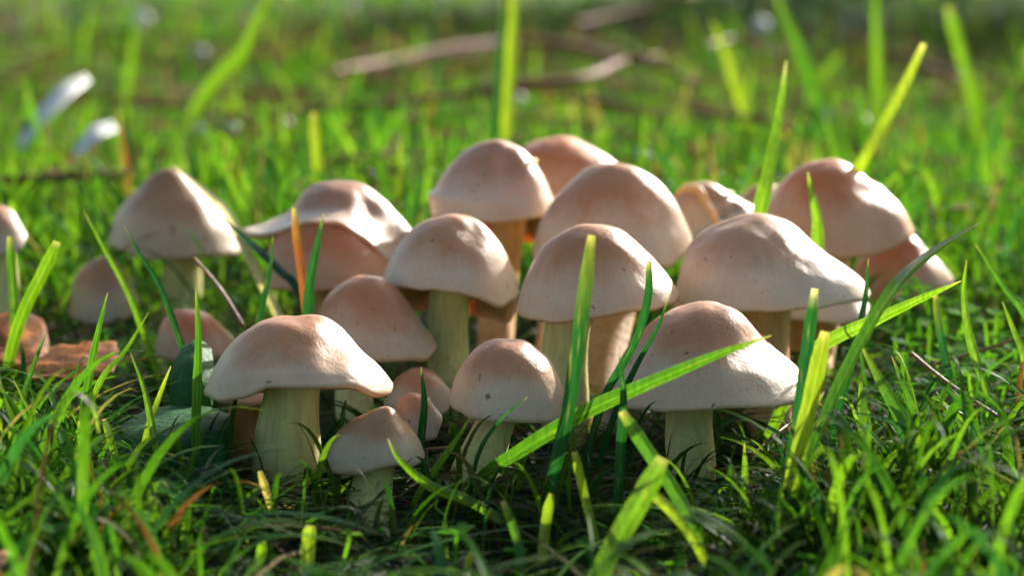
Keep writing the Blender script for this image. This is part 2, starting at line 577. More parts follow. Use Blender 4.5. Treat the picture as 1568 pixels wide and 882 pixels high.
MUSH = [
 (.66, [(313,595),(330,560),(365,517),(405,492),(440,485),(480,486),(520,503),(560,540),(585,565),(601,590)],
  [(313,600),(335,608),(370,604),(410,588),(500,584),(540,590),(575,602),(601,592)], (455,90,444,.66,114), 'peach', 'cream',
  'broad pale peach mushroom with the thickest cream stem, beside the curled dark green leaf'),
 (.735, [(478,532),(490,475),(507,447),(535,428),(568,422),(600,432),(625,465),(645,498),(668,528)],
  [(478,535),(560,546),(620,549),(655,547),(669,532)], (552,60,548,.71,60), 'peach', 'cream',
  'bell shaped peach mushroom behind the thick stemmed one, one edge drooping to a point'),
 (.635, [(495,710),(510,672),(540,645),(575,630),(595,627),(615,643),(640,672),(650,695)],
  [(495,713),(520,720),(580,713),(630,709),(650,698)], (585,58,562,.613,76), 'tan', 'cream',
  'small low mushroom with brown tinted top, in front of the tiny cap pair'),
 (.66, [(688,612),(700,575),(725,540),(755,525),(785,522),(815,530),(845,560),(870,612)],
  [(688,617),(715,630),(760,637),(820,641),(860,639),(872,615)], (768,60,704,.645,84), 'peach', 'cream',
  'smooth domed peach mushroom with a pale stem slanting out to one side at its foot'),
 (.715, [(588,612),(605,580),(635,562),(665,570),(692,604)], [(588,618),(640,633),(692,628)], (640,24,640,.71,26), 'peach', 'tan',
  'small rosy cap tucked beneath the drooping bell shaped mushroom, upper of the tiny pair'),
 (.685, [(598,650),(607,615),(630,600),(655,612),(677,642)], [(598,655),(640,671),(668,666),(677,646)], (645,22,650,.68,24), 'rose', 'cream',
  'tiny pinkish cap below another tiny one, lower of the tiny pair'),
 (.755, [(585,425),(600,395),(630,352),(660,333),(695,327),(730,335),(760,365),(785,405),(795,448)],
  [(585,430),(640,437),(700,441),(740,455),(770,466),(794,456)], (702,66,698,.735,66), 'buff', 'cream',
  'peach mushroom on a straight cream stem behind the smooth dome, rim sagging'),
 (.715, [(793,468),(805,425),(830,380),(865,355),(905,345),(950,355),(990,385),(1020,415),(1038,445)],
  [(793,480),(840,488),(900,480),(960,473),(1010,466),(1038,455)], (888,80,872,.70,74), 'peach', 'cream',
  'large peach domed mushroom with the tall dark upright grass blade crossing in front of it'),
 (.84, [(660,320),(656,296),(668,284),(690,252),(720,225),(760,212),(800,230),(830,265),(851,315)],
  [(658,322),(710,331),(770,333),(820,329),(851,322)], (792,56,760,.80,62), 'rose', 'amber',
  'tall rounded mushroom with a torn notch in its rim, highest of the cluster'),
 (.925, [(775,295),(790,238),(820,214),(860,208),(900,222),(945,250),(968,290)], [(775,305),(860,316),(966,300)], (865,50,832,.80,66), 'rust', 'amber',
  'reddish orange mushroom half hidden behind the notched tall one'),
 (.805, [(815,385),(835,325),(870,280),(910,255),(955,250),(1000,270),(1035,310),(1059,365)],
  [(815,395),(880,402),(960,395),(1030,402),(1059,375)], (975,72,896,.745,66), 'peach', 'amber',
  'large rounded mushroom with glowing orange edge, between the notched one and the widest cap'),
 (.745, [(1033,445),(1050,388),(1085,352),(1130,335),(1175,332),(1220,350),(1265,383),(1310,415),(1330,442)],
  [(1033,462),(1090,471),(1150,471),(1220,466),(1290,461),(1330,452)], (1185,76,1182,.725,80), 'buff', 'tan',
  'widest peach cap with sunlit white slope, behind the mushroom crossed by a bright blade'),
 (.80, [(1150,475),(1180,440),(1240,425),(1300,435),(1330,466)], [(1150,480),(1230,484),(1290,490),(1330,484)], (1240,80,1222,.77,84), 'buff', 'amber',
  'pale mushroom mostly hidden directly under the widest cap, only its rim showing'),
 (.67, [(932,592),(955,545),(1000,495),(1045,471),(1090,466),(1135,480),(1180,525),(1225,570),(1254,602)],
  [(932,605),(960,618),(1000,623),(1080,619),(1180,617),(1254,610)], (1076,84,1072,.655,74), 'peach', 'cream',
  'broad peach mushroom crossed by the bright slanting grass blade, crescent of sun on its top'),
 (.845, [(1165,325),(1185,295),(1215,262),(1250,246),(1285,246),(1330,272),(1375,310),(1398,348)],
  [(1165,345),(1230,376),(1290,390),(1350,382),(1398,360)], (1280,60,1240,.785,64), 'rust', 'tan',
  'peach orange mushroom with a thin blade leaning onto its top, behind the widest cap'),
 (.885, [(1302,432),(1320,388),(1360,358),(1390,355),(1425,385),(1461,430)], [(1302,448),(1360,456),(1420,451),(1461,438)], (1394,34,1388,.865,38), 'rust', 'tan',
  'smaller thin stemmed mushroom sheltering beneath the orange one with a blade leaning on it'),
 (.87, [(1026,335),(1038,295),(1068,280),(1100,285),(1140,308),(1172,335)], [(1026,350),(1100,366),(1172,345)], (1095,50,1015,.765,52), 'buff', 'tan',
  'wrinkled pale mushroom with a curled yellow rim, squeezed in behind the widest cap'),
 (.925, [(1130,308),(1148,288),(1172,282),(1200,288),(1222,308)], [(1130,318),(1175,322),(1222,316)], (1175,30,1172,.91,34), 'rust', 'tan',
  'small red brown cap peeping out behind the tall white tipped green blade'),
 (.90, [(165,362),(180,322),(215,285),(245,265),(272,264),(310,295),(345,335),(371,376)],
  [(165,372),(220,390),(290,390),(350,386),(371,380)], (270,60,268,.89,60), 'tan', 'cream',
  'brown pointed mushroom standing apart in the grass, dry whitish blade lying on its cap'),
 (.87, [(105,472),(112,430),(140,400),(165,393),(190,415),(212,460)], [(105,482),(160,493),(212,480)], (158,40,158,.86,44), 'tan', 'tan',
  'dull brown mushroom low in the grass below the pointed one, near the brown dead leaves'),
 (.835, [(374,352),(400,342),(445,318),(470,290),(505,278),(550,281),(590,308),(632,355)],
  [(374,357),(420,354),(470,337),(520,339),(560,360),(600,402),(632,385)], (520,56,510,.82,58), 'rose', 'tan',
  'wavy brimmed rosy mushroom with one side flared into a long lip'),
 (.815, [(406,428),(415,375),(450,345),(500,334),(550,347),(590,392),(606,432)], [(406,434),(490,443),(560,441),(606,436)], (505,52,505,.80,54), 'rust', 'tan',
  'orange peach mushroom pressed up under the wavy flared brim, red brown blade in front'),
 (.78, [(238,525),(250,492),(280,476),(320,482),(358,520)], [(238,540),(300,551),(358,540)], (298,40,298,.775,44), 'rust', 'tan',
  'small dark reddish mushroom low behind the curled green leaf'),
 (.85, [(-52,375),(-40,332),(-10,313),(20,325),(41,362)], [(-52,385),(0,389),(41,376)], (-5,34,-5,.845,38), 'rose', 'cream',
  'pale rosy mushroom standing alone beyond the brown pointed one, far from the cluster'),
 (.535, [(-62,900),(-40,862),(-5,846),(30,860),(56,895)], [(-62,912),(0,922),(56,908)], (-4,34,-4,.53,38), 'rose', 'cream',
  'small pale cap down among the clover leaves, away from the cluster'),
 (.70, [(326,602),(345,584),(380,576),(420,584),(445,606)], [(326,612),(380,617),(445,614)], (382,58,378,.695,66), 'rust', 'amber',
  'glowing amber stemmed mushroom tucked behind the thickest cream stem'),
 (.672, [(500,708),(515,692),(540,684),(570,692),(588,710)], [(500,716),(540,720),(588,716)], (532,40,532,.67,42), 'tan', 'amber',
  'hidden mushroom with yellow amber stem just behind the small brown topped one'),
 (.71, [(905,640),(915,622),(932,614),(952,622),(962,642)], [(905,650),(935,656),(962,650)], (932,30,930,.70,36), 'rose', 'cream',
  'little pale mushroom in the shade between the slanting blade and the broad crossed mushroom'),
]
DROP = {(585,425): 0.013, (660,320): 0.016, (1033,445): 0.008, (313,595): 0.006, (374,352): 0.004}
DENTS = {(313,595): [(512,528,30,.0016),(455,570,26,.0008),(360,560,40,-.0008)], (585,425): [(722,352,24,.0018),(700,400,30,.0010)], (660,320): [(780,255,26,.0022),(800,300,22,.0014)],
         (793,468): [(985,420,30,.0015)], (1033,445): [(1240,395,36,.0020),(1215,440,26,.0012),(1130,400,40,-.0008)], (932,592): [(1160,520,36,.0022)], (1165,325): [(1330,290,30,.0018)],
         (815,385): [(1010,340,34,.0016)], (374,352): [(560,330,26,.0015),(605,370,20,.0015)], (1026,335): [(1095,305,9,.0020),(1125,318,9,.0022),(1110,330,8,.0018),(1080,300,8,.0018)]}
for (Y, U, L, st, tone, stone, label) in MUSH:
    r_ = mushroom(Y, U, L, st, tone, label, stone, dents=DENTS.get(tuple(U[0]), ()), drop=DROP.get(tuple(U[0]), 0.0))
    if label.startswith('wrinkled'):
        wrinkled = r_

# ------------------------------------------------------------------ tubes, leaves, blades
def tube(name, pts, rad, mat, parent=None, sides=8, rough=0.0, n=26, origin=None):
    """pts: world points; rad: list of radii along it"""
    c = catmull([tuple(p) for p in pts], n)
    rr = np.interp(np.linspace(0, 1, n), np.linspace(0, 1, len(rad)), rad)
    v, f = [], []
    for i in range(n):
        t = Vector(c[min(i + 1, n - 1)] - c[max(i - 1, 0)]).normalized()
        a = t.cross(Vector((0, 0, 1)))
        if a.length < 0.1: a = t.cross(Vector((0, 1, 0)))
        a.normalize(); b = t.cross(a)
        for j in range(sides):
            th = 2 * math.pi * j / sides
            k = rr[i] * (1 + rough * noise.noise(Vector((i * 0.6, j * 1.1, c[0][0] * 50))))
            v.append(Vector(c[i]) + a * math.cos(th) * k + b * math.sin(th) * k)
    for i in range(n - 1):
        for j in range(sides):
            p, q = i * sides + j, i * sides + (j + 1) % sides
            f.append((p, q, q + sides, p + sides))
    f.append(tuple(range(sides))[::-1])
    f.append(tuple((n - 1) * sides + j for j in range(sides)))
    return mesh_obj(name, v, f, mat, parent, origin if origin is not None else tuple(c[0]))

tube('curled_rim', [P(1034,300,.853), P(1050,288,.85), P(1070,292,.848), P(1081,312,.847), P(1092,328,.846), P(1102,350,.845)],
     [0.0006, 0.0016, 0.0018, 0.0014, 0.001, 0.0006], simple_mat('curled_rim', [(0.3, (0.60, 0.40, 0.14)), (0.7, (0.74, 0.56, 0.28))], 200, 0.5, 0.5),
     wrinkled, origin=tuple(wrinkled.location))

def leaf_sheet(name, rows, mat, label, cat, thick=0.0006, up=6, crinkle=0.0006):
    """rows of (px,py,Y) control points -> smooth curved leaf with thickness"""
    g = np.array([[tuple(P(*p)) for p in r] for r in rows])
    nu = (len(rows[0]) - 1) * up + 1
    nv = (len(rows) - 1) * up + 1
    a = np.array([catmull(r, nu) for r in g])
    b = np.array([catmull(a[:, i], nv) for i in range(nu)]).transpose(1, 0, 2)
    v = b.reshape(-1, 3).copy()
    for i in range(len(v)):
        p = Vector(v[i]) * 160
        v[i, 2] += crinkle * noise.noise(p)
        v[i, 1] += crinkle * noise.noise(p + Vector((5, 5, 5)))
    f = []
    for i in range(nv - 1):
        for j in range(nu - 1):
            q = i * nu + j
            f.append((q, q + 1, q + nu + 1, q + nu))
    org = tuple(v[-1])
    o = mesh_obj(name, v, f, mat, None, org)
    md = o.modifiers.new('thickness', 'SOLIDIFY')
    md.thickness = thick
    tag(o, label, cat)
    return o

leaf_sheet('broad_leaf', [[(255,690,.715),(300,690,.715),(352,690,.705)], [(236,632,.69),(295,624,.69),(357,640,.68)],
    [(190,652,.665),(262,646,.66),(356,658,.655)], [(168,690,.65),(250,690,.645),(345,700,.645)], [(170,738,.648),(240,746,.645),(340,752,.645)]],
    M_LEAF, 'curled dark green waxy leaf with a frosted crest, arching over the ground', 'leaf')
leaf_sheet('broad_leaf', [[(280,532,.70),(302,524,.70),(322,534,.70)], [(264,570,.69),(296,562,.685),(326,565,.69)],
    [(262,615,.685),(296,612,.68),(324,610,.685)], [(266,680,.685),(296,680,.682),(320,675,.685)]],
    M_LEAF, 'upright bluish green leaf beside the thick stemmed broad mushroom', 'leaf')
leaf_sheet('dead_leaf', [[(-40,492,.80),(15,478,.80),(66,490,.79)], [(-42,530,.77),(20,520,.765),(74,532,.765)], [(-36,556,.745),(20,566,.74),(60,560,.74)]],
    M_LEAF_BROWN, 'brown dead leaf with orange upper edge lying in the grass', 'leaf', crinkle=0.002)
leaf_sheet('dead_leaf', [[(30,548,.76),(100,530,.765),(178,524,.76)], [(28,566,.74),(105,556,.735),(182,548,.735)], [(40,580,.72),(110,584,.715),(172,574,.715)]],
    M_LEAF_BROWN, 'flat reddish brown dead leaf at the foot of the dull brown mushroom', 'leaf', crinkle=0.002)
leaf_sheet('pale_leaf', [[(20,226,1.28),(30,232,1.27)], [(50,178,1.30),(66,188,1.28)], [(92,130,1.33),(108,148,1.31)], [(130,112,1.36),(138,124,1.35)]],
    M_LEAF_PALE, 'long glossy whitish curved leaf standing up in the background grass', 'leaf')
leaf_sheet('pale_leaf', [[(110,234,1.20),(118,240,1.19)], [(138,194,1.22),(152,210,1.20)], [(170,184,1.24),(180,198,1.22)]],
    M_LEAF_PALE, 'short rounded whitish leaf below the long glossy whitish one', 'leaf')

def twig(pts, rpx, label, mat=M_BARK, rough=0.35, name='twig', cat='twig'):
    w = [P(*p) for p in pts]
    rad = [r * (0.62 if pts[0][2] > 1 else 1.0) * p[2] / F for r, p in zip(rpx, pts)]
    o = tube(name, w, rad, mat, rough=rough)
    tag(o, label, cat)
    return o

twig([(395,182,1.41),(480,165,1.44),(600,158,1.46),(700,144,1.48),(800,132,1.48),(890,120,1.50),(950,96,1.57),(1010,84,1.61)],
     [7,10,11,10,13,12,10,6], 'long thick reddish brown twig lying across the background lawn')
twig([(500,112,1.74),(600,92,1.87),(700,72,1.96),(800,62,2.04),(880,70,2.00),(960,92,1.83),(1030,110,1.74)], [8,10,10,11,12,10,7],
     'arched pinkish tan twig beyond the long thick reddish one')
twig([(-30,277,1.08),(40,273,1.08),(100,270,1.08),(150,267,1.08),(192,262,1.09)], [12,12,12,10,6],
     'short bare brown twig in the grass below the whitish leaves')
twig([(1345,72,1.91),(1400,92,1.87),(1460,118,1.83),(1540,152,1.74)], [9,11,10,7], 'straight brown twig beyond the thin leaning blade tip')
twig([(880,36,2.26),(960,18,2.35),(1060,-10,2.44)], [8,8,6], 'faint tan twig in the far lawn')
twig([(1080,70,1.83),(1130,60,1.91),(1200,85,1.83)], [7,8,6], 'short dark twig in the far lawn behind the tall green blade')
for pts, lb in [([(560,112,1.75),(650,92,1.8),(740,74,1.85),(790,66,1.88)], 'thin straight red brown twig rising beside the very tall pale blade'),
                ([(930,60,1.6),(1000,92,1.58),(1075,134,1.55)], 'thin straight red brown twig crossing the end of the thick reddish one'),
                ([(1060,168,1.32),(1130,178,1.32),(1215,196,1.31)], 'thin red twig low in the lawn behind the tall white tipped blade'),
                ([(1395,66,1.9),(1470,100,1.85),(1560,128,1.8)], 'thin tan twig lying above the straight brown one'),
                ([(1385,335,1.02),(1440,322,1.03),(1500,318,1.04)], 'short red brown twig in the grass beside the thin stemmed mushroom'),
                ([(170,150,1.5),(230,158,1.5),(330,166,1.5)], 'thin rusty twig in the lawn beside the whitish leaves'),
                ([(860,150,1.45),(940,158,1.45),(1010,176,1.44)], 'thin tan twig just beyond the reddish orange mushroom')]:
    twig(pts, [6, 8, 7, 4], lb)
NEED = [([(1395,540,.70),(1440,578,.69),(1500,620,.68),(1580,668,.67)], 5, 'long greyish brown pine needle leaning down out of the lawn'),
        ([(1425,560,.72),(1490,540,.72),(1580,512,.72)], 4, 'thin tan pine needle crossing above the leaning greyish one'),
        ([(1425,612,.72),(1490,622,.71),(1580,640,.70)], 6, 'stout red brown pine needle, upper of the red pair'),
        ([(1428,640,.70),(1490,644,.70),(1545,656,.69)], 6, 'stout red brown pine needle, lower of the red pair'),
        ([(296,394,.76),(335,440,.755),(373,500,.75)], 5, 'orange brown dry needle leaning against the wavy brimmed mushroom grass'),
        ([(1150,700,.655),(1195,660,.67),(1240,628,.69)], 5, 'grey dry needle lying beside the stem of the crossed broad mushroom'),
        ([(1255,860,.60),(1330,856,.60),(1400,850,.60)], 5, 'red brown needle flat on the bare soil'),
        ([(1400,775,.62),(1460,780,.62),(1530,800,.61)], 4, 'short red needle under the broad drooping blade'),
        ]
for pts, w_, lb in NEED:
    twig(pts, [w_ * 0.5, w_ * 0.6, w_ * 0.6, w_ * 0.25], lb, M_NEEDLE, 0.1, 'pine_needle', 'pine needle')

def ribbon(pts, width, twist=0.0, tip='point', n=26, fold=0.24):
    """grass blade: pts world, tip first, root last; returns verts, quads, t"""
    c = catmull([tuple(p) for p in pts], n)
    v, f, tt = [], [], []
    camp = Vector((0, 0, CAM_H))
    for i in range(n):
        t = i / (n - 1)
        tan = Vector(c[min(i + 1, n - 1)] - c[max(i - 1, 0)]).normalized()
        view = (Vector(c[i]) - camp).normalized()
        side = tan.cross(view)
        if side.length < 1e-4: side = Vector((1, 0, 0))
        side.normalize()
        nrm = side.cross(tan).normalized()
        a = twist * (0.6 + 0.8 * t)
        s = side * math.cos(a) + nrm * math.sin(a)
        m = nrm * math.cos(a) - side * math.sin(a)
        if tip == 'point':
            k = min(1, (t / 0.42) ** 0.62 if t > 0 else 0.04)
        else:
            k = min(1, 0.55 + t * 4)
        k *= 1 - 0.30 * max(0, t - 0.6) / 0.4
        h = width * 0.5 * max(k, 0.05)
        h *= 1 + 0.07 * noise.noise(Vector((i * 0.45, c[0][0] * 90, c[0][2] * 70)))
        for q in np.linspace(-1, 1, 11):
            rib = 0.10 * math.cos(q * 5 * math.pi) if abs(q) < 0.95 else 0
            v.append(Vector(c[i]) + s * h * q + m * h * (fold * (abs(q) ** 1.3 * 1.35 - 0.35) + rib * 0.5))
            tt.append(t)
    for i in range(n - 1):
        for j in range(10):
            q = i * 11 + j
            f.append((q, q + 1, q + 12, q + 11))
    return v, f, tt

GREENS = {'mid': (0.055, 0.185, 0.016), 'deep': (0.011, 0.082, 0.026), 'bright': (0.115, 0.270, 0.018), 'lime': (0.20, 0.33, 0.025),
          'straw': (0.50, 0.46, 0.24), 'white': (0.66, 0.66, 0.60), 'red': (0.20, 0.07, 0.035)}

def blade(pts, wpx, tone, label, twist=0.25, tip='point', tipcol=None, group=None, root=None):
    w = [P(*p) for p in pts]
    last = w[-1]
    if root is None:
        d = (w[-1] - w[-2])
        dx = d.x / max(1e-4, -d.z) if d.z < -1e-4 else 0
        drop = last.z - gz(last.x, last.y)
        if drop > 0.001:
            w.append(Vector((last.x + max(-0.6, min(0.6, dx)) * drop * 0.8, last.y + 0.1 * drop, gz(last.x, last.y) - 0.004)))
    width = wpx * (0.9 if pts[0][2] < 0.95 else 0.72) * pts[len(pts) // 2][2] / F
    v, f, tt = ribbon(w, width, twist, tip)
    base = np.array(GREENS[tone])
    tc = np.array(tipcol) if tipcol is not None else np.array((0.45, 0.45, 0.25))
    cl = []
    sd_ = random.uniform(0, 50)
    fade = random.uniform(-0.1, 0.3)
    strp = [random.uniform(0.72, 1.12) for _ in range(11)]
    strp[5] = 1.3
    strp[0] = strp[10] = 1.2
    for i, t in enumerate(tt):
        k = max(0, 1 - t / (0.03 + 0.03 * abs(math.sin(wpx * 7 + pts[0][0])))) * 0.7
        edge = strp[i % 11] * (1 + 0.16 * noise.noise(Vector((t * 9, sd_, (i % 11) * 0.5))))
        c = base * edge
        sp_ = noise.noise(Vector((t * 30, sd_ * 2, (i % 11) * 0.9)))
        if sp_ > 0.55:
            c = c * 0.55 + np.array((0.30, 0.27, 0.12)) * 0.45
        yl = max(0, min(1, (fade - t) / 0.25))
        c = c * (1 - 0.45 * yl) + np.array((0.22, 0.25, 0.05)) * 0.45 * yl
        c = c * (1 - k) + tc * k
        if t > 0.85:
            u = (t - 0.85) / 0.15 * 0.4
            c = c * (1 - u) + np.array((0.16, 0.22, 0.08)) * u
        cl.append((*c, 1))
    o = mesh_obj('grass_blade', v, f, M_GRASS, None, tuple(w[-1]), colors=cl)
    tag(o, label, 'grass blade', group or 'single blades standing out of the lawn')
    return o

